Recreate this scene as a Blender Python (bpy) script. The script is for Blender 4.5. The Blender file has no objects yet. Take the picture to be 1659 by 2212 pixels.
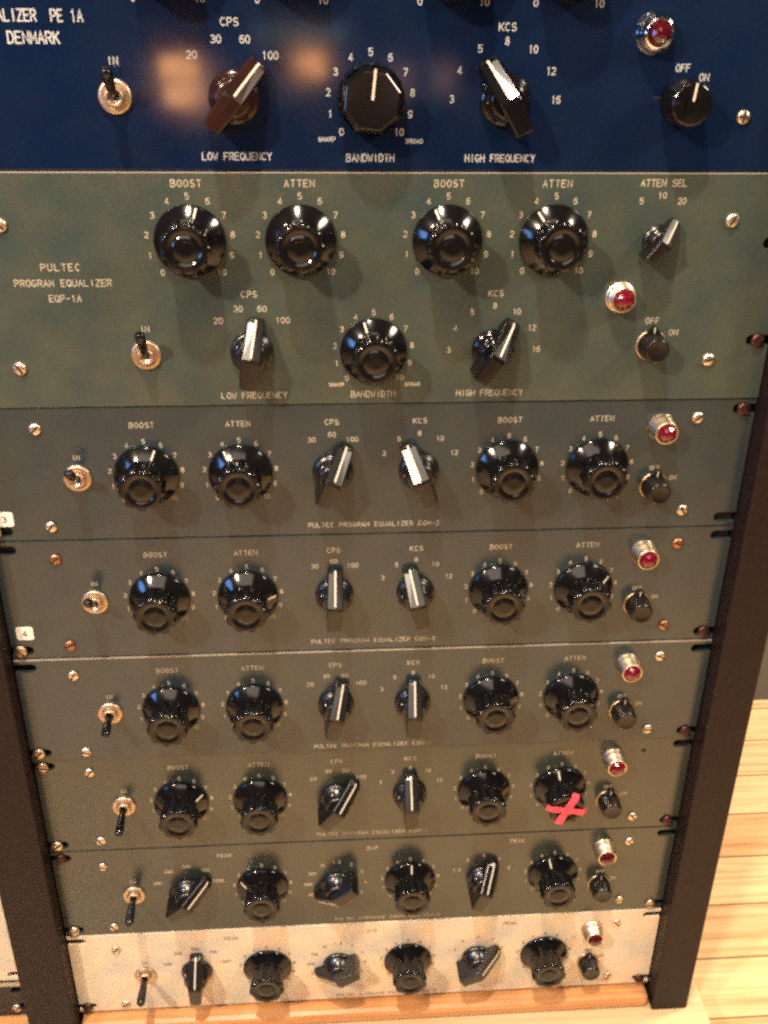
import bpy, bmesh, math, random
from mathutils import Vector, Matrix, noise
random.seed(4)
R = math.radians
C = bpy.context.scene.collection
FLOOR = -722.0          # panel coordinates are millimetres: x right, z up (0 = seam under the blue unit), y into the rack

def W(x, y, z):
    return Vector((x / 1000, y / 1000, (z - FLOOR) / 1000))

# ------------------------------------------------------------------ camera
cam = bpy.data.cameras.new('camera'); camo = bpy.data.objects.new('camera', cam); C.objects.link(camo)
right = Vector((0.9976912, -0.06717247, 0.01000666))
down = Vector((-0.02079352, -0.44240209, -0.89657572))
fwd = Vector((0.06465218, 0.89429763, -0.44277743))
m = Matrix((right, -down, -fwd)).transposed().to_4x4()
m.translation = W(208.85, -560.06, 69.03)
camo.matrix_world = m
cam.sensor_fit = 'VERTICAL'; cam.sensor_height = 24; cam.sensor_width = 18
cam.lens = 2103.9 / 2212 * 24
cam.clip_start = 0.01; cam.clip_end = 60
sc = bpy.context.scene
sc.camera = camo

# ------------------------------------------------------------------ light
world = bpy.data.worlds.new('World'); sc.world = world; world.use_nodes = True
wn = world.node_tree.nodes; wl = world.node_tree.links
bg = wn['Background']; bg.inputs['Strength'].default_value = 1.0
tc = wn.new('ShaderNodeTexCoord'); nz = wn.new('ShaderNodeTexNoise'); cr = wn.new('ShaderNodeValToRGB')
nz.inputs['Scale'].default_value = 2.6; nz.inputs['Detail'].default_value = 3
wl.new(tc.outputs['Generated'], nz.inputs['Vector']); wl.new(nz.outputs['Fac'], cr.inputs['Fac']); wl.new(cr.outputs['Color'], bg.inputs['Color'])
cr.color_ramp.elements[0].position = .36; cr.color_ramp.elements[0].color = (.008, .008, .016, 1)
cr.color_ramp.elements[1].position = .66; cr.color_ramp.elements[1].color = (.15, .105, .075, 1)
e = cr.color_ramp.elements.new(.5); e.color = (.035, .032, .034, 1)

def lamp(name, pos, target, size, watts, col, size_y=None):
    d = bpy.data.lights.new(name, 'AREA'); d.energy = watts; d.color = col
    d.shape = 'RECTANGLE' if size_y else 'DISK'; d.size = size
    if size_y: d.size_y = size_y
    o = bpy.data.objects.new(name, d); C.objects.link(o)
    p = W(*pos); o.location = p
    o.rotation_euler = (W(*target) - p).to_track_quat('-Z', 'Y').to_euler()
    return o
lamp('room_lamp', (-640, -950, 760), (240, 0, -360), .09, 40, (1, .78, .58))
lamp('room_lamp', (1279, -481, 646), (300, 0, -350), .24, 18, (1, .84, .66))
lamp('ceiling_lamp', (-20, -1750, 1350), (240, 0, -250), 1.5, 19, (1, .82, .66), .9)
lamp('ceiling_spot', (20, -640, 1500), (240, 0, -300), .08, 54, (1, .84, .66))
lamp('floor_lamp', (1350, 230, 120), (1000, 230, FLOOR), .22, 31, (1, .81, .62))
lamp('monitor', (-900, -640, 120), (200, 0, -120), .26, 6, (.18, .42, 1), .34)
lamp('table_lamp', (-134, -2250, -22), (140, 0, 40), .10, .46, (1, .43, .16), .055)
lamp('table_lamp', (-126, -2250, -88), (140, 0, 40), .10, .44, (1, .43, .16), .05)
lamp('table_lamp', (205, -2250, -10), (220, 0, 40), .085, .40, (1, .42, .14), .065)
lamp('table_lamp', (440, -2250, -50), (270, 0, 40), .06, .06, (1, .5, .36), .08)
lamp('table_lamp', (560, -2250, -40), (270, 0, 40), .05, .05, (1, .5, .36), .07)
lamp('window_gap', (184, -2250, 59), (204, 0, 67), .24, .05, (.75, .9, .85), .035)
dl = bpy.data.lights.new('floor_fill_spot', 'SPOT'); dl.energy = 230; dl.color = (1, .84, .66); dl.spot_size = R(23); dl.spot_blend = .45; dl.shadow_soft_size = .08
dlo = bpy.data.objects.new('floor_fill_spot', dl); C.objects.link(dlo); dlo.location = W(380, -570, 2000)  # added spot, brightens the floor that the lower panels reflect

vs = sc.view_settings; vs.view_transform = 'Standard'; vs.look = 'None'; vs.gamma = 1; vs.use_curve_mapping = False
vs.exposure = -0.5
sc.cycles.filter_width = 2.7
sc.cycles.use_denoising = False

# ------------------------------------------------------------------ materials
def mat(name, col, rough=.5, metal=0., spec=.5, mottle=None, mscale=300., bump=0., bscale=900., coat=0., rvar=0., detail=4):
    """mottle: second colour mixed in by noise (object coordinates)"""
    mt = bpy.data.materials.new(name); mt.use_nodes = True
    n = mt.node_tree.nodes; l = mt.node_tree.links; b = n['Principled BSDF']
    b.inputs['Base Color'].default_value = (*col, 1); b.inputs['Roughness'].default_value = rough
    b.inputs['Metallic'].default_value = metal; b.inputs['Specular IOR Level'].default_value = spec
    b.inputs['Coat Weight'].default_value = coat; b.inputs['Coat Roughness'].default_value = .06
    t = n.new('ShaderNodeTexCoord')
    if mottle or rvar:
        x = n.new('ShaderNodeTexNoise'); x.inputs['Scale'].default_value = mscale; x.inputs['Detail'].default_value = detail
        l.new(t.outputs['Object'], x.inputs['Vector'])
        if mottle:
            r = n.new('ShaderNodeValToRGB'); l.new(x.outputs['Fac'], r.inputs['Fac']); l.new(r.outputs['Color'], b.inputs['Base Color'])
            r.color_ramp.elements[0].position = .35; r.color_ramp.elements[0].color = (*col, 1)
            r.color_ramp.elements[1].position = .65; r.color_ramp.elements[1].color = (*mottle, 1)
        if rvar:
            mr = n.new('ShaderNodeMapRange'); l.new(x.outputs['Fac'], mr.inputs['Value'])
            mr.inputs['From Min'].default_value = .3; mr.inputs['From Max'].default_value = .7
            mr.inputs['To Min'].default_value = rough - rvar; mr.inputs['To Max'].default_value = rough + rvar
            l.new(mr.outputs['Result'], b.inputs['Roughness'])
    if bump:
        y = n.new('ShaderNodeTexNoise'); y.inputs['Scale'].default_value = bscale; y.inputs['Detail'].default_value = 2
        l.new(t.outputs['Object'], y.inputs['Vector'])
        bp = n.new('ShaderNodeBump'); bp.inputs['Strength'].default_value = bump; bp.inputs['Distance'].default_value = .0004
        l.new(y.outputs['Fac'], bp.inputs['Height']); l.new(bp.outputs['Normal'], b.inputs['Normal'])
    return mt

def panel_paint(name, c1, c2, c3, rough, coat=0., spec=.5, bump=.16, wear=0.):
    """aged enamel: fine speckle in the paint over broad uneven tone that paints in room reflections"""
    mt = mat(name, c1, rough, 0, spec, None, bump=bump, bscale=1400, coat=coat)
    n = mt.node_tree.nodes; l = mt.node_tree.links; b = n['Principled BSDF']
    t = n.new('ShaderNodeTexCoord')
    a = n.new('ShaderNodeTexNoise'); a.inputs['Scale'].default_value = 520; a.inputs['Detail'].default_value = 3; a.inputs['Roughness'].default_value = .7
    g = n.new('ShaderNodeTexNoise'); g.inputs['Scale'].default_value = 34; g.inputs['Detail'].default_value = 4
    l.new(t.outputs['Object'], a.inputs['Vector']); l.new(t.outputs['Object'], g.inputs['Vector'])
    r1 = n.new('ShaderNodeValToRGB'); l.new(a.outputs['Fac'], r1.inputs['Fac'])
    r1.color_ramp.elements[0].position = .36; r1.color_ramp.elements[0].color = (*c2, 1)
    r1.color_ramp.elements[1].position = .64; r1.color_ramp.elements[1].color = (*c3, 1)
    el = r1.color_ramp.elements.new(.5); el.color = (*c1, 1)
    r2 = n.new('ShaderNodeValToRGB'); l.new(g.outputs['Fac'], r2.inputs['Fac'])
    r2.color_ramp.elements[0].position = .35; r2.color_ramp.elements[0].color = (.80, .90, .98, 1)  # warm and cool patches put mottled room reflections into the colour
    r2.color_ramp.elements[1].position = .65; r2.color_ramp.elements[1].color = (1.18, 1.07, .96, 1)
    mx = n.new('ShaderNodeMix'); mx.data_type = 'RGBA'; mx.blend_type = 'MULTIPLY'; mx.inputs[0].default_value = 1
    l.new(r1.outputs['Color'], mx.inputs[6]); l.new(r2.outputs['Color'], mx.inputs[7]); l.new(mx.outputs[2], b.inputs['Base Color'])
    if wear:
        q = n.new('ShaderNodeTexNoise'); q.inputs['Scale'].default_value = 95; q.inputs['Detail'].default_value = 7; q.inputs['Roughness'].default_value = .68
        l.new(t.outputs['Object'], q.inputs['Vector'])
        r4 = n.new('ShaderNodeValToRGB'); l.new(q.outputs['Fac'], r4.inputs['Fac']); r4.color_ramp.elements[0].position = .685; r4.color_ramp.elements[0].color = (0, 0, 0, 1)
        r4.color_ramp.elements[1].position = .72; r4.color_ramp.elements[1].color = (wear, wear, wear, 1)
        m3 = n.new('ShaderNodeMix'); m3.data_type = 'RGBA'; l.new(r4.outputs['Color'], m3.inputs[0]); l.new(mx.outputs[2], m3.inputs[6]); m3.inputs[7].default_value = (.17, .15, .12, 1)
        l.new(m3.outputs[2], b.inputs['Base Color'])
    mr = n.new('ShaderNodeMapRange'); l.new(g.outputs['Fac'], mr.inputs['Value'])
    mr.inputs['From Min'].default_value = .3; mr.inputs['From Max'].default_value = .7
    mr.inputs['To Min'].default_value = rough * .8; mr.inputs['To Max'].default_value = rough * 1.2
    l.new(mr.outputs['Result'], b.inputs['Roughness'])
    return mt

M = {}
M['green'] = panel_paint('grey_green_enamel', (.050, .064, .054), (.056, .047, .055), (.044, .077, .041), .19, spec=.8, wear=.45)
M['grey'] = panel_paint('grey_enamel', (.026, .038, .043), (.036, .029, .046), (.021, .049, .032), .15, spec=.85, wear=.4)
M['olive'] = panel_paint('olive_grey_enamel', (.028, .037, .032), (.036, .028, .035), (.025, .046, .024), .16, spec=.95, wear=.4)
M['blue'] = panel_paint('dark_blue_gloss', (.004, .011, .036), (.007, .008, .034), (.003, .016, .035), .088, spec=.6, bump=.0)
M['silver'] = panel_paint('silver_panel', (.70, .58, .44), (.66, .54, .41), (.74, .62, .46), .26)
M['alu_edge'] = mat('bare_edge', (.50, .44, .36), .5, .6)
M['bakelite'] = mat('black_bakelite', (.005, .0045, .0047), .13, 0, .5)
M['bakelite_worn'] = mat('worn_bakelite', (.008, .0065, .006), .24, 0, .5, mottle=(.015, .012, .010), mscale=140, bump=.06, bscale=900)
M['bakelite_satin'] = mat('satin_bakelite', (.007, .006, .0058), .27, 0, .7, bump=.03, bscale=700)
M['brown'] = mat('brown_bakelite', (.016, .006, .005), .2, 0, .5, mottle=(.026, .008, .007), mscale=120)
M['nickel'] = mat('nickel', (.86, .74, .55), .36, 1., .5, mottle=(.74, .60, .42), mscale=500, rvar=.06)
M['chrome'] = mat('chrome', (.86, .83, .80), .09, 1.)
M['brass'] = mat('brass', (.70, .55, .41), .42, 1., .5, mottle=(.56, .41, .28), mscale=600, rvar=.08)
M['copper'] = mat('copper_screw', (.55, .24, .14), .42, 1., .5, mottle=(.40, .17, .10), mscale=800)
M['pinkish'] = mat('tinted_screw', (.86, .68, .56), .36, 1.)
M['steel'] = mat('steel_screw', (.86, .74, .58), .38, 1., .5, mottle=(.66, .55, .42), mscale=700)
M['dark_screw'] = mat('dark_screw', (.10, .035, .03), .35, .8)
M['slot_dark'] = mat('dark_slot', (.012, .009, .008), .7)
M['jewel'] = mat('red_jewel', (.13, .001, .012), .08, 0, .7, coat=.5)
M['jewel_dark'] = mat('dark_red_jewel', (.06, .002, .006), .08, 0, .7, coat=.5)
M['cream'] = mat('cream_lettering', (.60, .51, .36), .5, mottle=(.42, .35, .24), mscale=260)
M['white_ink'] = mat('white_lettering', (.46, .46, .44), .45)
M['dark_ink'] = mat('dark_lettering', (.10, .055, .035), .5)
M['mark'] = mat('white_line', (.58, .52, .42), .4)
M['tag'] = mat('white_tag', (.82, .80, .76), .45)
M['tag_ink'] = mat('black_ink', (.03, .03, .03), .5)
M['tape'] = mat('red_tape', (.90, .10, .14), .5, 0, .3, mottle=(.66, .055, .085), mscale=420, bump=.5, bscale=300)
M['rail'] = mat('dark_brown_laminate', (.008, .0035, .004), .5, 0, .28, mottle=(.013, .006, .006), mscale=260, bump=.12, bscale=500)
M['rack_metal'] = mat('black_rack_strip', (.012, .010, .010), .5)

def wood(name, c1, c2, c3, axis=0, plank=0., rough=.35, coat=.25):
    mt = bpy.data.materials.new(name); mt.use_nodes = True
    n = mt.node_tree.nodes; l = mt.node_tree.links; b = n['Principled BSDF']
    b.inputs['Roughness'].default_value = rough; b.inputs['Coat Weight'].default_value = coat; b.inputs['Coat Roughness'].default_value = .2
    t = n.new('ShaderNodeTexCoord'); mp = n.new('ShaderNodeMapping'); l.new(t.outputs['Object'], mp.inputs['Vector'])
    s = [95., 95., 95.]; s[axis] = 4.0; mp.inputs['Scale'].default_value = s
    src = mp.outputs['Vector']
    if plank:
        br = n.new('ShaderNodeTexBrick'); br.offset = .37; br.offset_frequency = 2
        br.inputs['Scale'].default_value = 1; br.inputs['Brick Width'].default_value = 1.9; br.inputs['Row Height'].default_value = plank
        br.inputs['Mortar Size'].default_value = .0012; br.inputs['Mortar Smooth'].default_value = .2; br.inputs['Bias'].default_value = 0
        br.inputs['Color1'].default_value = (0, 0, 0, 1); br.inputs['Color2'].default_value = (1, 1, 1, 1); br.inputs['Mortar'].default_value = (.5, .5, .5, 1)
        l.new(t.outputs['Object'], br.inputs['Vector'])
        ad = n.new('ShaderNodeVectorMath'); ad.operation = 'MULTIPLY_ADD'
        l.new(br.outputs['Color'], ad.inputs[0]); ad.inputs[1].default_value = (7, 13, 5); l.new(mp.outputs['Vector'], ad.inputs[2]); src = ad.outputs['Vector']
    x = n.new('ShaderNodeTexNoise'); x.inputs['Scale'].default_value = 1.6; x.inputs['Detail'].default_value = 7; x.inputs['Roughness'].default_value = .62; x.inputs['Distortion'].default_value = .5
    l.new(src, x.inputs['Vector'])
    r = n.new('ShaderNodeValToRGB'); l.new(x.outputs['Fac'], r.inputs['Fac'])
    r.color_ramp.elements[0].position = .30; r.color_ramp.elements[0].color = (*c1, 1)
    r.color_ramp.elements[1].position = .72; r.color_ramp.elements[1].color = (*c3, 1)
    el = r.color_ramp.elements.new(.5); el.color = (*c2, 1)
    out = r.outputs['Color']
    if plank:
        r3 = n.new('ShaderNodeValToRGB'); l.new(br.outputs['Color'], r3.inputs['Fac'])
        r3.color_ramp.elements[0].color = (.80, .66, .50, 1); r3.color_ramp.elements[1].color = (1.08, 1.06, 1.02, 1)
        el = r3.color_ramp.elements.new(.3); el.color = (1, .97, .93, 1)
        mx = n.new('ShaderNodeMix'); mx.data_type = 'RGBA'; mx.blend_type = 'MULTIPLY'; mx.inputs[0].default_value = 1
        l.new(out, mx.inputs[6]); l.new(r3.outputs['Color'], mx.inputs[7])
        m2 = n.new('ShaderNodeMix'); m2.data_type = 'RGBA'; l.new(br.outputs['Fac'], m2.inputs[0]); l.new(mx.outputs[2], m2.inputs[6]); m2.inputs[7].default_value = (.20, .11, .05, 1)
        out = m2.outputs[2]
    l.new(out, b.inputs['Base Color'])
    bp = n.new('ShaderNodeBump'); bp.inputs['Strength'].default_value = .15; bp.inputs['Distance'].default_value = .0006
    l.new(x.outputs['Fac'], bp.inputs['Height']); l.new(bp.outputs['Normal'], b.inputs['Normal'])
    return mt
M['floor'] = wood('pale_wood_floor', (.46, .27, .12), (.65, .45, .24), (.72, .55, .34), 0, .062)
M['plinth'] = wood('pale_plinth_wood', (.52, .35, .18), (.62, .44, .24), (.68, .50, .29), 0)
M['kick'] = wood('orange_wood', (.46, .19, .06), (.58, .27, .10), (.66, .36, .16), 0)
M['wall'] = mat('grey_wall', (.10, .095, .088), .6, bump=.1, bscale=120)

# ------------------------------------------------------------------ mesh helpers (millimetres; h = height above the panel, towards the viewer)
class MB:
    def __init__(s): s.v = []; s.f = []; s.smooth = []
    def add(s, vs, fs, smooth=False):
        o = len(s.v); s.v += vs
        for f in fs: s.f.append([i + o for i in f]); s.smooth.append(smooth)
        return s
    def lathe(s, prof, n=48, cx=0, cz=0, smooth=True, lobes=0, depth=0., capend=True, wave=None):
        """prof: list of (r, h); optional fluting where wave(i) is true"""
        vs = []; fs = []
        for i, (r, h) in enumerate(prof):
            for k in range(n):
                a = 2 * math.pi * k / n; rr = r
                if lobes and (wave is None or wave(i)): rr = r - depth * (.5 - .5 * math.cos(lobes * a)) ** 1.6
                vs.append((cx + rr * math.sin(a), -h, cz + rr * math.cos(a)))
        for i in range(len(prof) - 1):
            for k in range(n):
                k2 = (k + 1) % n
                fs.append((i * n + k, i * n + k2, (i + 1) * n + k2, (i + 1) * n + k))
        s.add(vs, fs, smooth)
        if capend:
            j = (len(prof) - 1) * n
            s.add([vs[j + k] for k in range(n)], [tuple(range(n))], False)
        return s
    def box(s, x0, x1, y0, y1, z0, z1):
        v = [(x, y, z) for x in (x0, x1) for y in (y0, y1) for z in (z0, z1)]
        return s.add(v, [(0, 1, 3, 2), (4, 6, 7, 5), (0, 4, 5, 1), (2, 3, 7, 6), (0, 2, 6, 4), (1, 5, 7, 3)])
    def prism(s, pts, h0, h1, bev=0.):
        """outline in (x, z), standing from h0 to h1, top edge drawn in by bev"""
        n = len(pts); cx = sum(p[0] for p in pts) / n; cz = sum(p[1] for p in pts) / n
        def ring(h, k): return [(cx + (x - cx) * k, -h, cz + (z - cz) * k) for x, z in pts]
        rad = max(math.hypot(x - cx, z - cz) for x, z in pts)
        rings = ring(h0, 1) + (ring(h1 - bev, 1) + ring(h1, 1 - bev / rad) if bev else ring(h1, 1))
        m_ = len(rings) // n; fs = []
        for i in range(m_ - 1):
            for k in range(n):
                k2 = (k + 1) % n; fs.append((i * n + k, i * n + k2, (i + 1) * n + k2, (i + 1) * n + k))
        fs.append(tuple((m_ - 1) * n + k for k in range(n)))
        return s.add(rings, fs)
    def tube(s, pts, rads, n=16):
        """round bar through 3-D points"""
        vs = []; fs = []
        ax = (Vector(pts[-1]) - Vector(pts[0])).normalized(); u = ax.orthogonal().normalized(); w = ax.cross(u)
        for p, r in zip(pts, rads):
            for k in range(n):
                a = 2 * math.pi * k / n; q = Vector(p) + (u * math.cos(a) + w * math.sin(a)) * r; vs.append(tuple(q))
        for i in range(len(pts) - 1):
            for k in range(n):
                k2 = (k + 1) % n; fs.append((i * n + k, i * n + k2, (i + 1) * n + k2, (i + 1) * n + k))
        s.add(vs, fs, True); s.add([vs[k] for k in range(n)], [tuple(range(n))]); j = (len(pts) - 1) * n
        s.add([vs[j + k] for k in range(n)], [tuple(range(n))]); return s
    def build(s, name, m_, parent=None, loc=(0, 0, 0), rot=0., bevel=0.):
        me = bpy.data.meshes.new(name); me.from_pydata([(x / 1000, y / 1000, z / 1000) for x, y, z in s.v], [], s.f)
        bm = bmesh.new(); bm.from_mesh(me); bmesh.ops.remove_doubles(bm, verts=bm.verts, dist=1e-7) if len(s.v) < 4000 else None
        bmesh.ops.recalc_face_normals(bm, faces=bm.faces); bm.to_mesh(me); bm.free()
        if len(me.polygons) == len(s.smooth): me.polygons.foreach_set('use_smooth', s.smooth)
        me.materials.append(m_ if not isinstance(m_, str) else M[m_])
        return link(name, me, parent, loc, rot, bevel)

def link(name, me, parent=None, loc=(0, 0, 0), rot=0., bevel=0.):
    o = bpy.data.objects.new(name, me); C.objects.link(o)
    if parent: o.parent = parent; o.location = (loc[0] / 1000, loc[1] / 1000, loc[2] / 1000)
    else: o.location = W(*loc)
    o.rotation_euler = (0, R(rot), 0)
    if bevel:
        b = o.modifiers.new('bevel', 'BEVEL'); b.width = bevel / 1000; b.segments = 2; b.limit_method = 'ANGLE'; b.angle_limit = R(40)
    return o

def thing(name, label, cat, loc, group=None):
    o = bpy.data.objects.new(name, None); C.objects.link(o); o.location = W(*loc); o.empty_display_size = .02
    o['label'] = label; o['category'] = cat
    if group: o['group'] = group
    return o

def copy_part(src, parent, loc, rot=None, label=None):
    """a part and its sub-parts again under another thing (mesh data shared)"""
    o = src.copy(); C.objects.link(o); o.parent = parent; o.location = (loc[0] / 1000, loc[1] / 1000, loc[2] / 1000)
    if rot is not None: o.rotation_euler = (0, R(rot), 0)
    if 'label' in o: del o['label']
    if label: o['label'] = label
    for ch in src.children:
        if ch.name.split('.')[0] == 'tape_cross': continue
        c = ch.copy(); C.objects.link(c); c.parent = o
    return o

# ------------------------------------------------------------------ engraved single-line alphabet
def arc(cx, cy, rx, ry, a0, a1, n=8):
    return [(cx + rx * math.cos(R(a0 + (a1 - a0) * i / n)), cy + ry * math.sin(R(a0 + (a1 - a0) * i / n))) for i in range(n + 1)]
w_ = .62
O_ = arc(w_ / 2, .5, w_ / 2, .5, 90, 450, 16)
G = {
'A': [[(0, 0), (w_ / 2, 1), (w_, 0)], [(.12, .36), (w_ - .12, .36)]],
'B': [[(0, 0), (0, 1), (.36, 1)] + arc(.36, .77, .22, .23, 90, -90, 6) + [(0, .54)], [(.36, .54)] + arc(.36, .27, .26, .27, 90, -90, 6) + [(0, 0)]],
'C': [arc(w_ / 2, .5, w_ / 2, .5, 50, 310, 12)],
'D': [[(0, 0), (0, 1), (.26, 1)] + arc(.26, .5, .36, .5, 90, -90, 8) + [(0, 0)]],
'E': [[(w_ - .04, 1), (0, 1), (0, 0), (w_ - .04, 0)], [(0, .52), (.48, .52)]],
'F': [[(w_ - .04, 1), (0, 1), (0, 0)], [(0, .52), (.48, .52)]],
'G': [arc(w_ / 2, .5, w_ / 2, .5, 50, 350, 12) + [(.36, .42)]],
'H': [[(0, 0), (0, 1)], [(w_, 0), (w_, 1)], [(0, .52), (w_, .52)]],
'I': [[(w_ / 2, 0), (w_ / 2, 1)]],
'J': [[(w_, 1), (w_, .3)] + arc(w_ / 2, .3, w_ / 2, .3, 0, -180, 6)],
'K': [[(0, 0), (0, 1)], [(w_, 1), (.02, .42)], [(.22, .55), (w_, 0)]],
'L': [[(0, 1), (0, 0), (w_ - .06, 0)]],
'M': [[(0, 0), (0, 1), (w_ / 2, .3), (w_, 1), (w_, 0)]],
'N': [[(0, 0), (0, 1), (w_, 0), (w_, 1)]],
'O': [O_], 'Q': [O_, [(.36, .24), (w_, -.04)]],
'P': [[(0, 0), (0, 1), (.36, 1)] + arc(.36, .73, .26, .27, 90, -90, 6) + [(0, .46)]],
'R': [[(0, 0), (0, 1), (.36, 1)] + arc(.36, .75, .26, .25, 90, -90, 6) + [(0, .5)], [(.3, .5), (w_, 0)]],
'S': [arc(w_ / 2, .75, .28, .25, 30, 270, 8) + arc(w_ / 2, .25, .31, .25, 90, -150, 8)],
'T': [[(0, 1), (w_, 1)], [(w_ / 2, 1), (w_ / 2, 0)]],
'U': [[(0, 1), (0, .3)] + arc(w_ / 2, .3, w_ / 2, .3, 180, 360, 8) + [(w_, 1)]],
'V': [[(0, 1), (w_ / 2, 0), (w_, 1)]],
'W': [[(-.04, 1), (.14, 0), (w_ / 2, .7), (w_ - .14, 0), (w_ + .04, 1)]],
'X': [[(0, 0), (w_, 1)], [(0, 1), (w_, 0)]],
'Y': [[(0, 1), (w_ / 2, .48), (w_, 1)], [(w_ / 2, .48), (w_ / 2, 0)]],
'Z': [[(0, 1), (w_, 1), (0, 0), (w_, 0)]],
'0': [O_], '1': [[(.14, .8), (w_ / 2, 1), (w_ / 2, 0)]],
'2': [arc(w_ / 2, .7, .29, .3, 160, -30, 8) + [(0, 0), (w_, 0)]],
'3': [arc(w_ / 2, .75, .27, .25, 150, -90, 8), arc(w_ / 2, .26, .31, .26, 90, -150, 8)],
'4': [[(.44, 0), (.44, 1), (0, .28), (w_, .28)]],
'5': [[(.56, 1), (.08, 1), (.04, .55)] + arc(w_ / 2, .32, .31, .32, 120, -150, 9)],
'6': [arc(.40, .5, .40, .5, 62, 180, 7) + arc(w_ / 2, .31, .31, .31, 165, -195, 12)],
'7': [[(0, 1), (w_, 1), (.2, 0)]],
'8': [arc(w_ / 2, .76, .25, .24, 90, 450, 12), arc(w_ / 2, .26, .31, .26, 90, 450, 12)],
'9': [arc(.22, .5, .40, .5, 242, 360, 7) + arc(w_ / 2, .69, .31, .31, -15, 345, 12)],
'-': [[(.08, .48), (.54, .48)]], '.': [[(.28, 0), (.36, .05)]],
}
class Letters(MB):
    def __init__(s, weight=.5, proud=.06): super().__init__(); s.weight = weight; s.k = 0; s.proud = proud
    def stroke(s, pts, wt):
        n = len(pts); closed = n > 3 and math.dist(pts[0], pts[-1]) < 1e-6
        s.k += 1; h = s.proud + .0015 * (s.k % 9); vs = []
        for i in range(n):
            a = Vector(pts[i - 1]) if i else (Vector(pts[-2]) if closed else None)
            b = Vector(pts[i + 1]) if i < n - 1 else (Vector(pts[1]) if closed else None)
            p = Vector(pts[i]); d1 = (p - a).normalized() if a is not None else None; d2 = (b - p).normalized() if b is not None else None
            if d1 is None: t = d2; p = p - d2 * wt * .35
            elif d2 is None: t = d1; p = p + d1 * wt * .35
            else: t = (d1 + d2); t = t.normalized() if t.length > .05 else d1
            nn = Vector((-t.y, t.x)); sc_ = 1.
            if d1 is not None and d2 is not None: sc_ = 1 / max(.5, abs(nn.dot(Vector((-d1.y, d1.x)))))
            q1 = p + nn * wt / 2 * sc_; q2 = p - nn * wt / 2 * sc_
            vs += [(q1.x, -h, q1.y), (q2.x, -h, q2.y)]
        s.add(vs, [(2 * i, 2 * i + 1, 2 * i + 3, 2 * i + 2) for i in range(n - 1)])
    def text(s, x, z, txt, h=3.4, adv=None, anchor='c', weight=None):
        """(x, z): centre of the line"""
        adv = adv or h * .92; n = len(txt); width = adv * (n - 1) + w_ * h * min(1, adv / (h * .86))
        sx = h * min(1, adv / (h * .86))
        x0 = x - width / 2 if anchor == 'c' else (x - width if anchor == 'r' else x)
        for i, ch in enumerate(txt):
            for st in G.get(ch, []):
                s.stroke([(x0 + i * adv + px * sx, z - h / 2 + pz * h) for px, pz in st], weight or s.weight)
    def ring(s, cx, cz, r, labels, a0, a1, h=3.2, adv=None):
        n = len(labels)
        for i, t in enumerate(labels):
            a = R(a0 + (a1 - a0) * i / (n - 1)); s.text(cx + r * math.sin(a), cz + r * math.cos(a), t, h, adv)
    def build(s, name, m_, parent, loc=(0, 0, 0)):
        if not hasattr(s, 'v') or not s.v: return
        me = bpy.data.meshes.new(name); me.from_pydata([(x / 1000, y / 1000, z / 1000) for x, y, z in s.v], [], s.f)
        s.v = []; s.f = []; s.smooth = []
        bm = bmesh.new(); bm.from_mesh(me)
        for f in bm.faces:
            f.normal_update()
            if f.normal.y > 0: f.normal_flip()
        bm.to_mesh(me); bm.free(); me.materials.append(M[m_]); return link(name, me, parent, loc)

# ------------------------------------------------------------------ the front panels
def front_panel(height, notches, m_, parent, thick=3.2, width=482.6, bevel=.35, edge=False):
    """plate with open-ended mounting slots at both ends; local z = 0 at the top edge"""
    half = 3.1; depth = 14.5
    def side(sign):
        pts = []
        for zc in sorted(notches, reverse=True):
            e_ = depth - half
            pts += [(0, zc + half), (e_, zc + half)] + [(e_ + half * math.sin(R(a)), zc + half * math.cos(R(a))) for a in range(20, 180, 20)] + [(e_, zc - half), (0, zc - half)]
        return pts
    left = [(0.0, 0.0)] + side(1) + [(0.0, -height)]
    rightp = [(width, -height)] + [(width - x, z) for x, z in reversed(side(1))] + [(width, 0.0)]
    out = left + rightp
    b = MB(); n = len(out)
    b.add([(x, 0, z) for x, z in out] + [(x, thick, z) for x, z in out],
          [tuple(range(n))] + [tuple(range(2 * n - 1, n - 1, -1))] + [(k, (k + 1) % n, (k + 1) % n + n, k + n) for k in range(n)])
    o = b.build('front_panel', m_, parent, (0, 0, 0))
    if edge: MB().box(.6, width - .6, -.12, 1.2, -.45, .12).build('bare_edge', 'alu_edge', o)
    bv = o.modifiers.new('bevel', 'BEVEL'); bv.width = bevel / 1000; bv.segments = 2; bv.limit_method = 'ANGLE'; bv.angle_limit = R(50)
    return o

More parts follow.
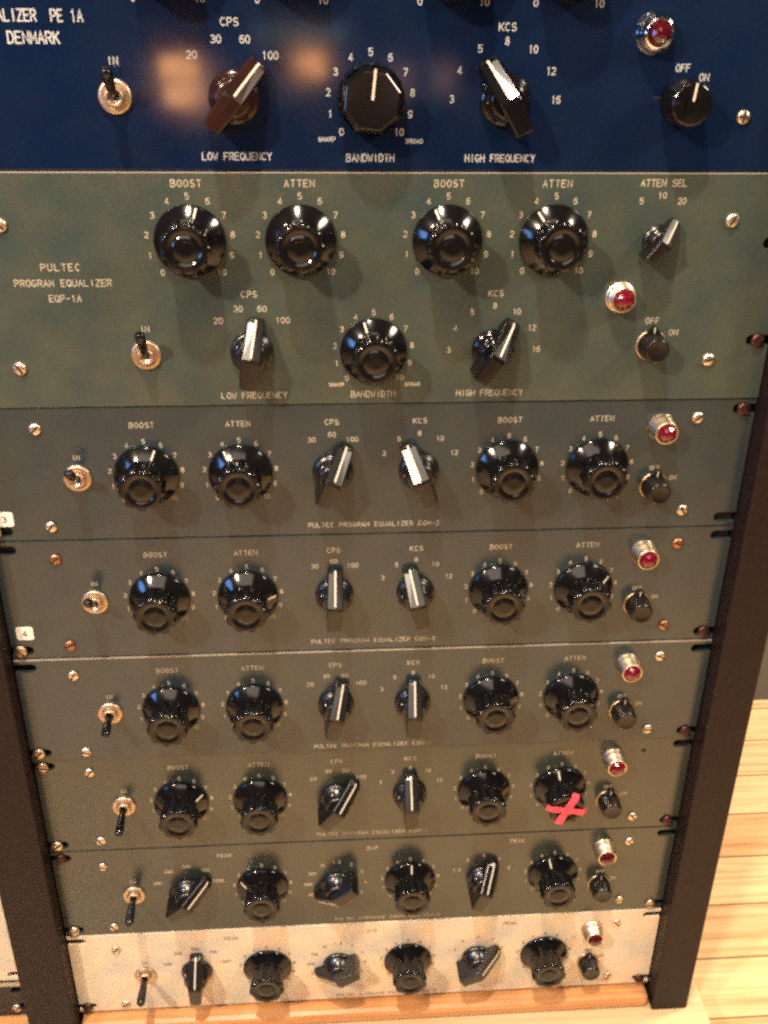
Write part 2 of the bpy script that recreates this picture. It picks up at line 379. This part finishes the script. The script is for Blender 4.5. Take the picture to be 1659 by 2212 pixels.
# ------------------------------------------------------------------ control prototypes
CACHE = {}
def control_knob(parent, x, z, rot, m_='bakelite', label=None):
    key = ('ck', m_)
    if key in CACHE: return copy_part(CACHE[key], parent, (x, 0, z), rot, label)
    cap = MB()
    prof = [(13.2, 6.2), (13.2, 9), (14.0, 20.5), (14.1, 22.2), (13.5, 23.5), (12.2, 24)]
    cap.lathe(prof, 108, lobes=9, depth=1.9, capend=False)
    cap.lathe([(12.0, 23.95), (11.0, 24.1), (8.3, 23.9), (7.9, 23.2), (7.2, 23.2), (6.8, 23.75), (3, 23.6), (.05, 23.6)], 64, capend=True)
    o = cap.build('control_knob', m_, parent, (x, 0, z), rot)
    MB().lathe([(19.6, .6), (20, 1.4), (19.8, 2.6), (19.2, 3.2), (13.3, 7.4), (12.4, 8.0), (10.6, 8.4)], 72, capend=True).build('knob_skirt', m_, o)
    mk = MB(); a = math.atan2(4.2, 5.9)
    mk.add([(-.55, -3.45, 18.9), (.55, -3.45, 18.9), (.55, -7.35, 13.6), (-.55, -7.35, 13.6), (-.55, -2.9, 18.9), (.55, -2.9, 18.9), (.55, -6.8, 13.6), (-.55, -6.8, 13.6)],
           [(0, 1, 2, 3), (0, 4, 5, 1), (1, 5, 6, 2), (2, 6, 7, 3), (3, 7, 4, 0)])
    mk.build('index_mark', 'mark', o)
    CACHE[key] = o
    if label: o['label'] = label
    return o

def bar_knob(parent, x, z, rot, m_='bakelite_satin', scale=1., label=None):
    """pointer knob: round hub under a tall bar whose front end slopes down to the pointer"""
    key = ('bk', m_, scale)
    if key in CACHE: return copy_part(CACHE[key], parent, (x, 0, z), rot, label)
    s = scale; b = MB()
    st = [(-17.5, 3, 3, 4.4, 4.2), (-17.2, 19.5, 19.2, 4.8, 4.4), (-16.4, 20.4, 20.2, 4.9, 4.5), (-1.0, 21.2, 21.0, 6.0, 5.3), (1.2, 21.0, 20.5, 6.1, 5.5),
          (19.0, 7.2, 6.5, 5.3, 4.9), (20.6, 4.6, 3.0, 4.3, 3.9), (20.9, 2.0, 1.6, 3.8, 3.4)]
    vs = []
    for (zz, hr, he, wb, wt) in st:
        for px, ph in ((-wb, 1.2), (-wt, he - .7), (-wt + .7, he), (0, hr), (wt - .7, he), (wt, he - .7), (wb, 1.2)): vs.append((px * s, -ph * s, zz * s))
    fs = []
    for i in range(len(st) - 1):
        for k in range(6): fs.append((i * 7 + k, i * 7 + k + 1, (i + 1) * 7 + k + 1, (i + 1) * 7 + k))
        fs.append((i * 7 + 6, i * 7, (i + 1) * 7, (i + 1) * 7 + 6))
    fs += [tuple(range(7)), tuple(range(len(st) * 7 - 7, len(st) * 7))]
    b.add(vs, fs)
    o = b.build('selector_knob', m_, parent, (x, 0, z), rot, bevel=.35)
    MB().lathe([(12.4 * s, .5), (12.8 * s, 1.2), (12.6 * s, 3 * s), (11.6 * s, 3.8 * s), (10.3 * s, 4.4 * s), (9.2 * s, 12 * s), (8.6 * s, 13.2 * s), (7.4 * s, 13.8 * s)], 48).build('knob_hub', m_, o)
    mk = MB(); q = []
    for zz, hh in ((2.2, 20.35), (18.9, 7.35), (20.5, 4.9)):
        q += [(-.6 * s, -(hh + .06) * s, zz * s), (.6 * s, -(hh + .06) * s, zz * s), (-.6 * s, -(hh - .9) * s, zz * s), (.6 * s, -(hh - .9) * s, zz * s)]
    f = []
    for i in (0, 4): f += [(i, i + 1, i + 5, i + 4), (i, i + 4, i + 6, i + 2), (i + 1, i + 3, i + 7, i + 5)]
    f += [(0, 2, 3, 1), (8, 9, 11, 10)]
    mk.add(q, f); mk.build('index_mark', 'mark', o)
    MB().lathe([(1.6, 0), (1.6, .5), (1.2, .8), (.1, .8)], 16).build('set_screw', 'steel', o, (-8.4 * s, -8 * s, 3 * s)).rotation_euler = (0, 0, R(-90 + 0))
    CACHE[key] = o
    if label: o['label'] = label
    return o

def switch_knob(parent, x, z, rot, m_='bakelite_worn', ring='brass'):
    key = ('sk', ring)
    if key in CACHE: return copy_part(CACHE[key], parent, (x, 0, z), rot)
    r = 8.7; tip = 13.2; pts = [(0, tip)]
    a0 = math.degrees(math.acos(r / tip)) + 6
    for k in range(33): a = R(a0 + (360 - 2 * a0) * k / 32); pts.append((r * math.sin(a), r * math.cos(a)))
    o = MB().prism(pts, 1.6, 4.2, .6).build('power_switch', m_, parent, (x, 0, z), rot)
    bd = MB(); bd.lathe([(8.3, 3.9), (7.7, 12), (7.2, 13.6), (6.2, 14.4), (5.6, 14.1), (2, 14.0), (.05, 14.0)], 60, lobes=15, depth=.35, wave=lambda i: i < 2)
    bd.build('knob_cap', m_, o)
    mk = MB(); mk.box(-.35, .35, -4.45, -3.9, 8.4, 11.8); mk.build('index_mark', 'mark', o)
    MB().lathe([(9.4, .2), (9.4, 1.0), (8.9, 1.4), (5, 1.5)], 40).build('knob_washer', ring, o)
    CACHE[key] = o; return o

def toggle(parent, x, z, tilt, length=22, m_='brass', lever='bakelite', slim=1.):
    b = MB(); n = 40
    b.lathe([(8.6, 0.2), (8.8, 1.0), (8.4, 1.9), (7.6, 2.3), (5.6, 2.3), (5.2, 1.8), (4.7, 1.8)], n, capend=False)
    b.lathe([(4.9, 1.2), (4.9, 4.8), (4.4, 5.4), (3.4, 5.4), (2.9, 4.2), (.1, 3.6)], 32)
    o = b.build('toggle_switch', m_, parent, (x, 0, z))
    pv = Vector((0, -3.8, 0)); d = Vector((0, -math.cos(R(tilt)), math.sin(R(tilt))))
    q = [pv + d * t for t in (0, length * .25, length * .55, length * .85, length * .96, length + .6)]
    MB().tube([tuple(p) for p in q], [1.7 * slim, 2.4 * slim, 2.9 * slim, 3.1 * slim, 2.7 * slim, 1.2 * slim], 18).build('lever', lever, o)
    return o

def pilot_lamp(parent, x, z, kind='nickel', jewel='jewel', h=12.):
    key = ('pl', kind, jewel, h)
    if key in CACHE: return copy_part(CACHE[key], parent, (x, 0, z))
    b = MB()
    if kind == 'chrome':
        b.lathe([(10.6, .2), (10.8, 1.2), (10.4, 2.4), (9.8, 3.2), (9.9, 4.2), (9.2, 6.2), (8.2, 8.0), (7.0, 9.2), (6.2, 9.4), (5.9, 8.6)], 60, lobes=20, depth=.35, wave=lambda i: 2 < i < 7, capend=False)
        jr, jh = 5.9, 8.4
    else:
        b.lathe([(8.9, .2), (8.9, 1.6), (8.4, 2.0), (8.5, 3.4), (8.1, 3.9), (8.2, 5.6), (7.7, 6.0), (7.7, h - 3), (7.3, h - 2.6), (7.3, h - .4), (6.9, h), (6.2, h), (6.0, h - .6)], 60, capend=False)
        jr, jh = 5.9, h - 1.4
    o = b.build('pilot_lamp', kind, parent, (x, 0, z))
    j = MB(); n = 10; prof = [(jr, jh), (jr, jh + 1.4), (jr * .82, jh + 3.4), (jr * .48, jh + 4.8), (jr * .16, jh + 5.3)]; vs = []; fs = []
    for i, (r_, hh) in enumerate(prof):
        for k in range(n): a = 2 * math.pi * (k + .5 * (i % 2)) / n; vs.append((r_ * math.sin(a), -hh, r_ * math.cos(a)))
    for i in range(len(prof) - 1):
        for k in range(n):
            k2 = (k + 1) % n; A, B, D, E_ = i * n + k, i * n + k2, (i + 1) * n + k, (i + 1) * n + k2
            if i % 2 == 0: fs += [(A, B, D), (B, E_, D)]
            else: fs += [(A, B, E_), (A, E_, D)]
    fs.append(tuple((len(prof) - 1) * n + k for k in range(n))); j.add(vs, fs); j.build('jewel', jewel, o)
    CACHE[key] = o; return o

def screw(parent, x, z, m_='steel', name='panel_screw', r=3.7, rot=None, cross=False, y=0.):
    rot = random.uniform(-70, 70) if rot is None else rot
    key = ('sc', m_, name, r, cross)
    if key in CACHE: return copy_part(CACHE[key], parent, (x, y, z), rot)
    b = MB(); hh = r * .55; k = r * .17
    b.lathe([(r * 1.0, 0.05), (r, r * .2), (r * .9, hh * .75), (r * .62, hh), (r * .3, hh * 1.06), (.05, hh * 1.08)], 32)
    o = b.build(name, m_, parent, (x, y, z), rot)
    sl = MB(); sl.box(-r * .82, r * .82, -hh * 1.13, -hh * .6, -k, k)
    if cross: sl.box(-k, k, -hh * 1.135, -hh * .6, -r * .82, r * .82)
    sl.build('screw_slot', 'slot_dark', o)
    CACHE[key] = o; return o

def number_tag(parent, x, z, digit):
    pts = []; hw, hh, r = 5.6, 5.0, 1.5
    for sx, sz, a in ((1, 1, 0), (1, -1, 90), (-1, -1, 180), (-1, 1, 270)):
        for k in range(5): t = R(a + 22.5 * k); pts.append((sx * (hw - r) + r * math.sin(t), sz * (hh - r) + r * math.cos(t)))
    o = MB().prism(pts, .05, .5, .15).build('number_tag', 'tag', parent, (x, 0, z))
    L = Letters(.8, .56); L.text(0, 0, digit, 4.0); L.build('tag_digit', 'tag_ink', o)
    return o

TEN = [str(i) for i in range(11)]
def dial(L, cx, cz, r=23.3, h=3.1): L.ring(cx, cz, r, TEN, -136.5, 136.5, h, h * .8)

def chassis(parent, height, depth=230):
    MB().box(14, 468.6, 3.4, depth, -height + 2.5, -2.5).build('chassis', 'rack_metal', parent)

# ------------------------------------------------------------------ setting
def structure(name, b, m_, loc=(0, 0, 0)):
    o = b.build(name, m_, None, loc); o['kind'] = 'structure'; return o
structure('floor', MB().box(-3500, 3500, -3500, 470, -30, 0), 'floor', (0, 0, FLOOR))
structure('wall', MB().box(-3500, 3500, 0, 60, 0, 2600), 'wall', (0, 452, FLOOR))

# ------------------------------------------------------------------ rack cabinet
BASE = -684.0
cab = thing('rack_cabinet', 'dark brown wooden rack cabinet standing on a pale wooden plinth', 'rack', (241, 0, FLOOR))
def cpart(name, b, m_, bevel=0.):
    o = b.build(name, m_, cab, (-241, 0, -FLOOR), 0, bevel); return o
FR = -16.0; TOP = 420.
cpart('side_panel', MB().box(483.4, 514.5, FR, 440, BASE + .3, TOP), 'rail', 1.2)
cpart('side_panel', MB().box(-37.5, -.8, FR, 440, BASE + .3, TOP), 'rail', 1.2)
cpart('side_panel', MB().box(-556, -522, FR, 440, BASE + .3, TOP), 'rail', 1.2)
cpart('top_panel', MB().box(-556, 514.5, FR, 440, TOP + .2, TOP + 25), 'rail', 1.2)
cpart('back_panel', MB().box(-556, 514.5, 440.3, 446, BASE + .3, TOP + 25), 'rail')
for x in (.6, 465.5): cpart('mounting_rail', MB().box(x, x + 16.5, 4.0, 7, -669, TOP - 1), 'rack_metal')
for x in (-520.6, -55.5): cpart('mounting_rail', MB().box(x, x + 16.5, 4.0, 7, -669, TOP - 1), 'rack_metal')
cpart('kick_board', MB().box(1.2, 481.6, -13.5, 16, BASE + .3, -670.6), 'kick', 4.5)
cpart('kick_board', MB().box(-520, -38.5, -13.5, 16, BASE + .3, -669.2), 'kick', 4.5)
cpart('plinth', MB().box(-640, 531, -150, 446, FLOOR + .2, BASE), 'plinth', 2.0)

UG = 'equalizer units stacked in the rack'
def unit(label, top, height, paint, notches, y=0., edge=False):
    u = thing('equalizer', label, 'equalizer', (0, y, top), UG)
    p = front_panel(height, notches, paint, u, edge=edge); chassis(u, height)
    return u, p

def mounts(u, spec, y=3.2):
    """rack screws in the open slots: (x, z, material)"""
    for x, z, m_ in spec: screw(u, x, z, m_, 'rack_screw', 4.3, y=-.2)

# --- blue unit (bottom edge at z = 0, top edge above the picture)
T = 133.6
u, p = unit('dark blue glossy equalizer with chrome pilot lamp at the top of the rack', T, 133.2, 'blue', (-38.1, -95.3))
L = Letters(.55)
def Y(z): return z - T
L.text(94, Y(74.4), 'EQUALIZER  PE 1A', 5.2, 3.3, 'r', .75)
L.text(68.4, Y(64.3), 'DENMARK', 5.2, 3.8, 'c', .8)
L.build('nameplate', 'white_ink', p)
L.text(106.7, Y(54), 'IN', 3.4, 3.0); L.build('caption', 'white_ink', p)
L.text(167.4, Y(72.5), 'CPS', 3.6, 3.3)
L.ring(167.4, Y(36.9), 28.6, ['20', '30', '60', '100'], -45, 45, 3.5, 2.9)
L.build('dial_markings', 'white_ink', p); L.text(167.7, Y(7.6), 'LOW FREQUENCY', 3.6, 2.9); L.build('caption', 'white_ink', p)
dial(L, 239.7, Y(36.6), 22.6, 3.4)
L.text(216.2, Y(16.4), 'SHARP', 2.0, 1.9, 'c', .42); L.text(263.6, Y(15.6), 'BROAD', 2.0, 1.9, 'c', .42)
L.build('dial_markings', 'white_ink', p); L.text(239.7, Y(7), 'BANDWIDTH', 3.6, 2.95); L.build('caption', 'white_ink', p)
L.text(311.1, Y(71.6), 'KCS', 3.6, 3.3); L.ring(311.3, Y(36.8), 28.2, ['3', '4', '5', '8', '10', '12', '16'], -90, 90, 3.5, 2.6)
L.build('dial_markings', 'white_ink', p); L.text(311, Y(7), 'HIGH FREQUENCY', 3.6, 2.8); L.build('caption', 'white_ink', p)
L.text(407.1, Y(52.9), 'OFF', 3.5, 2.8); L.text(419.3, Y(48.4), 'ON', 3.5, 2.9); L.build('caption', 'white_ink', p)
for cx in (136.6, 198.7, 281.5, 341.6): dial(L, cx, Y(100.5), 24.2, 3.4); L.build('dial_markings', 'white_ink', p)
def round_knob(x, z, rot, r=17.8, h=19, facets=8):
    b = MB(); b.lathe([(r + .4, .8), (r + .4, 4), (r, 5), (r - .6, h - 2.4)], 80, lobes=20, depth=.7, capend=False)
    pts = [((r - .5) * math.sin(2 * math.pi * (k + .5) / facets), (r - .5) * math.cos(2 * math.pi * (k + .5) / facets)) for k in range(facets)]
    b.prism(pts, h - 6, h, 2.6)
    o = b.build('control_knob', 'bakelite', u, (x, 0, Y(z)), rot, bevel=.45)
    k = MB(); k.box(-.65, .65, -h - .12, -h + 1, .5, r - 2.6); k.build('index_mark', 'mark', o); return o
round_knob(239.7, 36.6, 6)
for cx in (136.6, 198.7, 281.5, 341.6): round_knob(cx, 100.5, -20 + cx * .2)
bar_knob(u, 168, Y(36.9), 40, 'brown', 1.06); bar_knob(u, 311.3, Y(36.8), -30, 'bakelite', 1.06)
b = MB(); b.lathe([(11.8, .6), (12, 3), (11.4, 16), (10.6, 17.6), (9.5, 18), (.05, 18)], 72, lobes=18, depth=.6, wave=lambda i: 0 < i < 3)
o = b.build('power_switch', 'bakelite', u, (408.5, 0, Y(36)), 6); k = MB(); k.box(-.6, .6, -18.2, -17.4, 1.5, 10.4); k.build('index_mark', 'mark', o)
k = MB(); k.box(-7.0, -4.6, -19.6, -17.2, -8, 8); k.build('grip_ridge', 'bakelite', o)
toggle(u, 106.3, Y(37), 40, 21, 'brass', 'bakelite')
pilot_lamp(u, 389.2, Y(69.5), 'chrome', 'jewel_dark')
for x, z in ((444.2, 28.7), (444.2, 105), (38, 28.7), (38, 105)): screw(u, x, Y(z), 'steel', cross=True, rot=10)
mounts(u, ((6, -38.1, 'steel'), (476, -38.1, 'steel'), (6, -95.3, 'steel'), (476, -95.3, 'steel')))

# --- tall grey-green unit
u, p = unit('tall grey-green equalizer with two rows of knobs directly below the blue one', -.5, 133.4, 'green', (-38.6, -96.3), -.8, True)
L = Letters(.46)
def dot_text(x, z, t, adv=3.05, h=3.6): L.text(x, z + .5, t, h, adv)
for cx, nm in ((139.3, 'BOOST'), (200.8, 'ATTEN'), (283.4, 'BOOST'), (344.2, 'ATTEN')):
    dot_text(cx, -6.2, nm, 3.5); dial(L, cx, -36.4, 24, 3.2); L.build('dial_markings', 'cream', p)
dot_text(404.7, -5.8, 'ATTEN SEL', 3.0); L.ring(404.7, -36, 24, ['5', '10', '20'], -29, 29, 3.2, 2.6); L.build('dial_markings', 'cream', p)
dot_text(66.4, -51.2, 'PULTEC', 3.8, 3.7); dot_text(66.8, -60, 'PROGRAM EQUALIZER', 3.2, 3.6); dot_text(66.9, -68.7, 'EQP-1A', 3.1, 3.6); L.build('nameplate', 'cream', p)
dot_text(170.3, -67, 'CPS', 3.3, 3.4); L.ring(170.5, -100.4, 26.4, ['20', '30', '60', '100'], -45, 45, 3.3, 2.9); L.build('dial_markings', 'cream', p); dot_text(170.6, -127.9, 'LOW FREQUENCY'); L.build('caption', 'cream', p)
dial(L, 242, -100.6, 23, 3.1); dot_text(219.9, -121.8, 'SHARP', 1.9, 2.0); dot_text(265.7, -122.1, 'BROAD', 1.9, 2.0); L.build('dial_markings', 'cream', p); dot_text(241.9, -128, 'BANDWIDTH'); L.build('caption', 'cream', p)
dot_text(313.3, -67.3, 'KCS', 3.2, 3.4); L.ring(313.2, -100.5, 26.4, ['3', '4', '5', '8', '10', '12', '16'], -90, 90, 3.2, 2.5); L.build('dial_markings', 'cream', p); dot_text(313, -128.1, 'HIGH FREQUENCY', 2.95); L.build('caption', 'cream', p)
dot_text(408.7, -84.3, 'OFF', 3.0, 3.4); dot_text(422.4, -91.5, 'ON', 3.0, 3.4); L.build('caption', 'cream', p); dot_text(109.5, -86.7, 'IN', 2.8, 3.4); L.build('caption', 'cream', p)
for cx, a in ((139.3, 15), (200.8, 52), (283.4, -24), (344.2, -33)): control_knob(u, cx, -36.4, a)
control_knob(u, 242, -100.6, -18)
bar_knob(u, 170.5, -100.4, 10); bar_knob(u, 313.2, -100.5, 33, 'bakelite'); bar_knob(u, 405, -37, 38, 'bakelite_satin', .72)
switch_knob(u, 409.3, -98.6, 0); toggle(u, 109, -101.5, 54, 21); pilot_lamp(u, 387, -69.2, 'nickel', 'jewel', 9.)
for x, z, m_ in ((447.2, -25.6, 'steel'), (446.3, -108.0, 'pinkish'), (35.5, -109, 'pinkish'), (37, -27.5, 'pinkish')): screw(u, x, z, m_, r=4.0)
mounts(u, ((475, -38.6, 'dark_screw'), (475, -96.3, 'dark_screw'), (6, -96.3, 'steel'), (6, -38.6, 'steel')))

# --- four low units with the same layout, then the midrange pair
def low_unit(label, top, height, y, spec):
    u, p = unit(label, top, height, spec.get('paint', 'grey'), (-6.4, -height + 6.4), y, spec.get('edge', False))
    c = -44.6; dx = spec.get('dx', 0)
    L = Letters(.44)
    for cx, nm in ((101.6, 'BOOST'), (159.5, 'ATTEN'), (327.2, 'BOOST'), (385.2, 'ATTEN')):
        L.text(cx, -11.6, nm, 3.3, 3.15); dial(L, cx, c, 22.4, 2.9); L.build('dial_markings', 'cream', p)
    L.text(216.6, -11.4, 'CPS', 3.3, 3.1); L.ring(216.6, c, 25, spec['cps'], *spec['cpsa'], 3.0, 2.7); L.build('dial_markings', 'cream', p)
    L.text(271, -11.3, 'KCS', 3.3, 3.1); L.ring(271, c, 25, ['3', '5', '8', '10', '12'], -62, 62, 3.0, 2.5); L.build('dial_markings', 'cream', p)
    L.text(60, -32.2, 'IN', 3.0, 2.5); L.build('caption', 'cream', p); L.text(423.2, -46, 'OFF', 2.8, 2.4); L.text(436, -53, 'ON', 2.8, 2.4); L.build('caption', 'cream', p)
    L.text(243, -82, 'PULTEC PROGRAM EQUALIZER EQH-2', 3.0, 2.85, 'c', .42); L.build('nameplate', 'cream', p)
    for cx, a in zip((101.6, 159.5, 327.2, 385.2), spec['knobs']): control_knob(u, cx, c, a)
    bar_knob(u, 216.8, c, spec['bars'][0]); bar_knob(u, 271, c, spec['bars'][1])
    switch_knob(u, 424, -58.6, spec.get('sw', 2)); pilot_lamp(u, 423.4, -17.6, 'nickel', 'jewel', 12.5)
    toggle(u, 59.5, -45.5, spec['tilt'], spec.get('len', 20), spec.get('nut', 'brass'))
    for (x, z), m_ in zip(((38.3, -13), (38.8, -79), (446.2, -11.8), (445.6, -76.4)), spec['screws']):
        if m_ != 'hole': screw(u, x, z, m_, r=3.8)
        else: MB().lathe([(1.9, -.2), (1.9, .06), (.05, .06)], 20).build('screw_hole', 'slot_dark', p, (x, 0, z))
    mounts(u, spec['mounts'](-6.4, -height + 6.4))
    if spec.get('tag'): number_tag(u, 10.8, spec.get('tagz', -73), spec['tag'])
    return u
low_unit('low grey equalizer with silver screws carrying the small white tag numbered 3', -134.7, 88.6, 0, dict(
    cps=['30', '60', '100'], cpsa=(-30, 30), knobs=(21, -30, 118, 140), bars=(25, -23), tilt=36, paint='grey',
    screws=['pinkish', 'pinkish', 'steel', 'steel'], tag='3', tagz=-73.2,
    mounts=lambda a, b: ((474.5, a, 'dark_screw'), (5, a, 'steel'), (3.5, b, 'brass'))))
low_unit('low grey equalizer with copper screws carrying the small white tag numbered 4', -223.9, 88.9, -.3, dict(
    cps=['30', '60', '100'], cpsa=(-30, 30), knobs=(-128, 84, 130, 57), bars=(2, -13), tilt=35,
    screws=['copper', 'copper', 'copper', 'copper'], tag='4', tagz=-68.8,
    mounts=lambda a, b: ((6, b, 'brass'), (475, b, 'dark_screw'))))
low_unit('low grey equalizer with toggle down and bright top edge, below the tag 4 unit', -313.6, 85.6, -1.6, dict(
    cps=['20', '30', '60', '100'], cpsa=(-45, 45), knobs=(-132, -136, 128, 136), bars=(14, 2), tilt=-10, len=18, edge=True,
    screws=['pinkish', 'pinkish', 'steel', 'steel'],
    mounts=lambda a, b: ((6, b, 'brass'), (474.5, b, 'dark_screw'))))
u4 = low_unit('low grey equalizer with a red tape cross on its right-hand knob', -399.8, 88.4, -.2, dict(
    cps=['20', '30', '60', '100'], cpsa=(-45, 45), knobs=(60, 135, -134, -10), bars=(42, 0), tilt=-12, len=22, paint='olive',
    screws=['steel', 'pinkish', 'hole', 'steel'],
    mounts=lambda a, b: ((6, a, 'brass'), (6, b, 'steel'), (474, b, 'dark_screw'))))

# tape cross on the last knob of that unit
kn = [o for o in u4.children if o.name.startswith('control_knob') and abs(o.location.x - .3852) < 1e-4][0]
kn['label'] = 'knob with two strips of red tape crossed over its face'
tp = MB()
def strip(a, l0, l1, wd, h):
    d = Vector((math.sin(R(a)), math.cos(R(a)))); nn = Vector((d.y, -d.x))
    st = []
    n = 9
    for i in range(n + 1):
        t = -l0 + (l0 + l1) * i / n; over = max(0, abs(t) - 14.5)
        hh = h - over * 1.1; rr = t if over == 0 else math.copysign(14.5 + over * .6, t)
        st.append((rr, hh + .18 * math.sin(i * 1.9), wd * (1 + .09 * math.sin(i * 2.3 + a))))
    vs = []
    for t, hh, ww in st:
        for sgn in (-1, 1):
            q = d * t + nn * sgn * ww / 2
            vs += [(q.x, -hh, q.y), (q.x, -hh + .3, q.y)]
    fs = []
    for i in range(len(st) - 1):
        k = i * 4; fs += [(k, k + 2, k + 6, k + 4), (k + 1, k + 5, k + 7, k + 3), (k, k + 4, k + 5, k + 1), (k + 2, k + 3, k + 7, k + 6)]
    j = (len(st) - 1) * 4; fs += [(0, 1, 3, 2), (j, j + 2, j + 3, j + 1)]
    tp.add(vs, fs)
strip(24 + 10, 17.5, 16, 5.8, 24.75); strip(100 + 10, 16, 16.5, 5.2, 25.15)
tp.build('tape_cross', 'tape', kn)

def mid_unit(label, top, height, y, spec):
    u, p = unit(label, top, height, spec['paint'], (-6.4, -height + 6.4), y)
    c = -44.8; L = Letters(.5)
    L.text(129.5, -10.3, 'PEAK', 3.1, 2.9); L.build('caption', spec['ink'], p); L.text(243.4, -9.3, 'DIP', 3.1, 2.9); L.build('caption', spec['ink'], p); L.text(356.8, -8.2, 'PEAK', 3.1, 2.9); L.build('caption', spec['ink'], p)
    L.ring(99.8, c, 24.6, ['200', '300', '500', '700', '1000'], -70, 70, 2.8, 2.3); L.build('dial_markings', spec['ink'], p)
    L.ring(215.5, c, 22.5, ['200', '300', '500', '700', '1K', '1.5', '2', '3', '4', '5', '7'], -150, 150, 2.8, 2.2); L.build('dial_markings', spec['ink'], p)
    L.ring(331, c, 22.5, ['1.5', '2', '3', '4', '5'], -68, 68, 2.8, 2.2); L.build('dial_markings', spec['ink'], p)
    for cx in (157.3, 273.2, 387.6): dial(L, cx, c, 22.3, 2.9); L.build('dial_markings', spec['ink'], p)
    L.text(57.7, -33.6, 'IN', 3.0, 2.5); L.build('caption', spec['ink'], p); L.text(426.4, -45, 'OFF', 2.8, 2.4); L.text(437.5, -52.5, 'ON', 2.8, 2.4); L.build('caption', spec['ink'], p)
    L.text(256, -84.4, 'PULTEC MIDRANGE EQUALIZER MEQ-5', 2.8, 2.75, 'c', .42); L.build('nameplate', spec['ink'], p)
    for cx, a in zip((157.3, 273.2, 387.6), spec['knobs']): control_knob(u, cx, c, a)
    for cx, a in zip((99.8, 215.5, 331), spec['bars']): bar_knob(u, cx, c, a)
    switch_knob(u, 426.5, -57.8, spec.get('sw', 0)); pilot_lamp(u, 426, -18.6, 'nickel', spec['jewel'], 12.5)
    toggle(u, 57.7, -47, spec['tilt'], 24, 'brass', 'bakelite_worn', 1.12)
    for x, z in ((37.2, -16), (38.4, -81), (446.2, -13.2), (445.8, -77)): screw(u, x, z, spec['screw'], r=3.6)
    mounts(u, spec['mounts'](-6.4, -height + 6.4))
mid_unit('grey-green equalizer with angled pointer knobs directly above the silver unit', -488.8, 89.4, -.4, dict(
    paint='olive', ink='cream', knobs=(-62, 2, -15), bars=(52, -128, 22), tilt=-5, jewel='jewel_dark', screw='pinkish',
    mounts=lambda a, b: ((7, b, 'steel'), (7, a, 'dark_screw'), (472.5, b, 'brass'))))
mid_unit('pale silver-faced equalizer at the bottom of the rack', -578.8, 88.6, -.9, dict(
    paint='silver', ink='dark_ink', knobs=(-140, 150, 138), bars=(2, -116, 60), tilt=-2, jewel='jewel_dark', screw='steel',
    mounts=lambda a, b: ((7, b, 'dark_screw'), (474, b, 'dark_screw'))))

# ------------------------------------------------------------------ the neighbouring bay, seen past the left divider
sb = thing('blank_panel', 'pale silver rack panel in the bay left of the dark divider', 'rack panel', (-520.2, 0, -450))
front_panel(176, (-6.4, -169.6), 'silver', sb)
db = thing('vent_panel', 'narrow dark rack panel under the pale one in the left bay', 'rack panel', (-520.2, -.4, -627))
pp = front_panel(40.5, (-10.5, -30), 'rack_metal', db)
MB().box(1, 481, -.6, -.1, -5, -.8).build('top_trim', 'alu_edge', db)
screw(db, 470, -31, 'steel', 'rack_screw', 4.0)
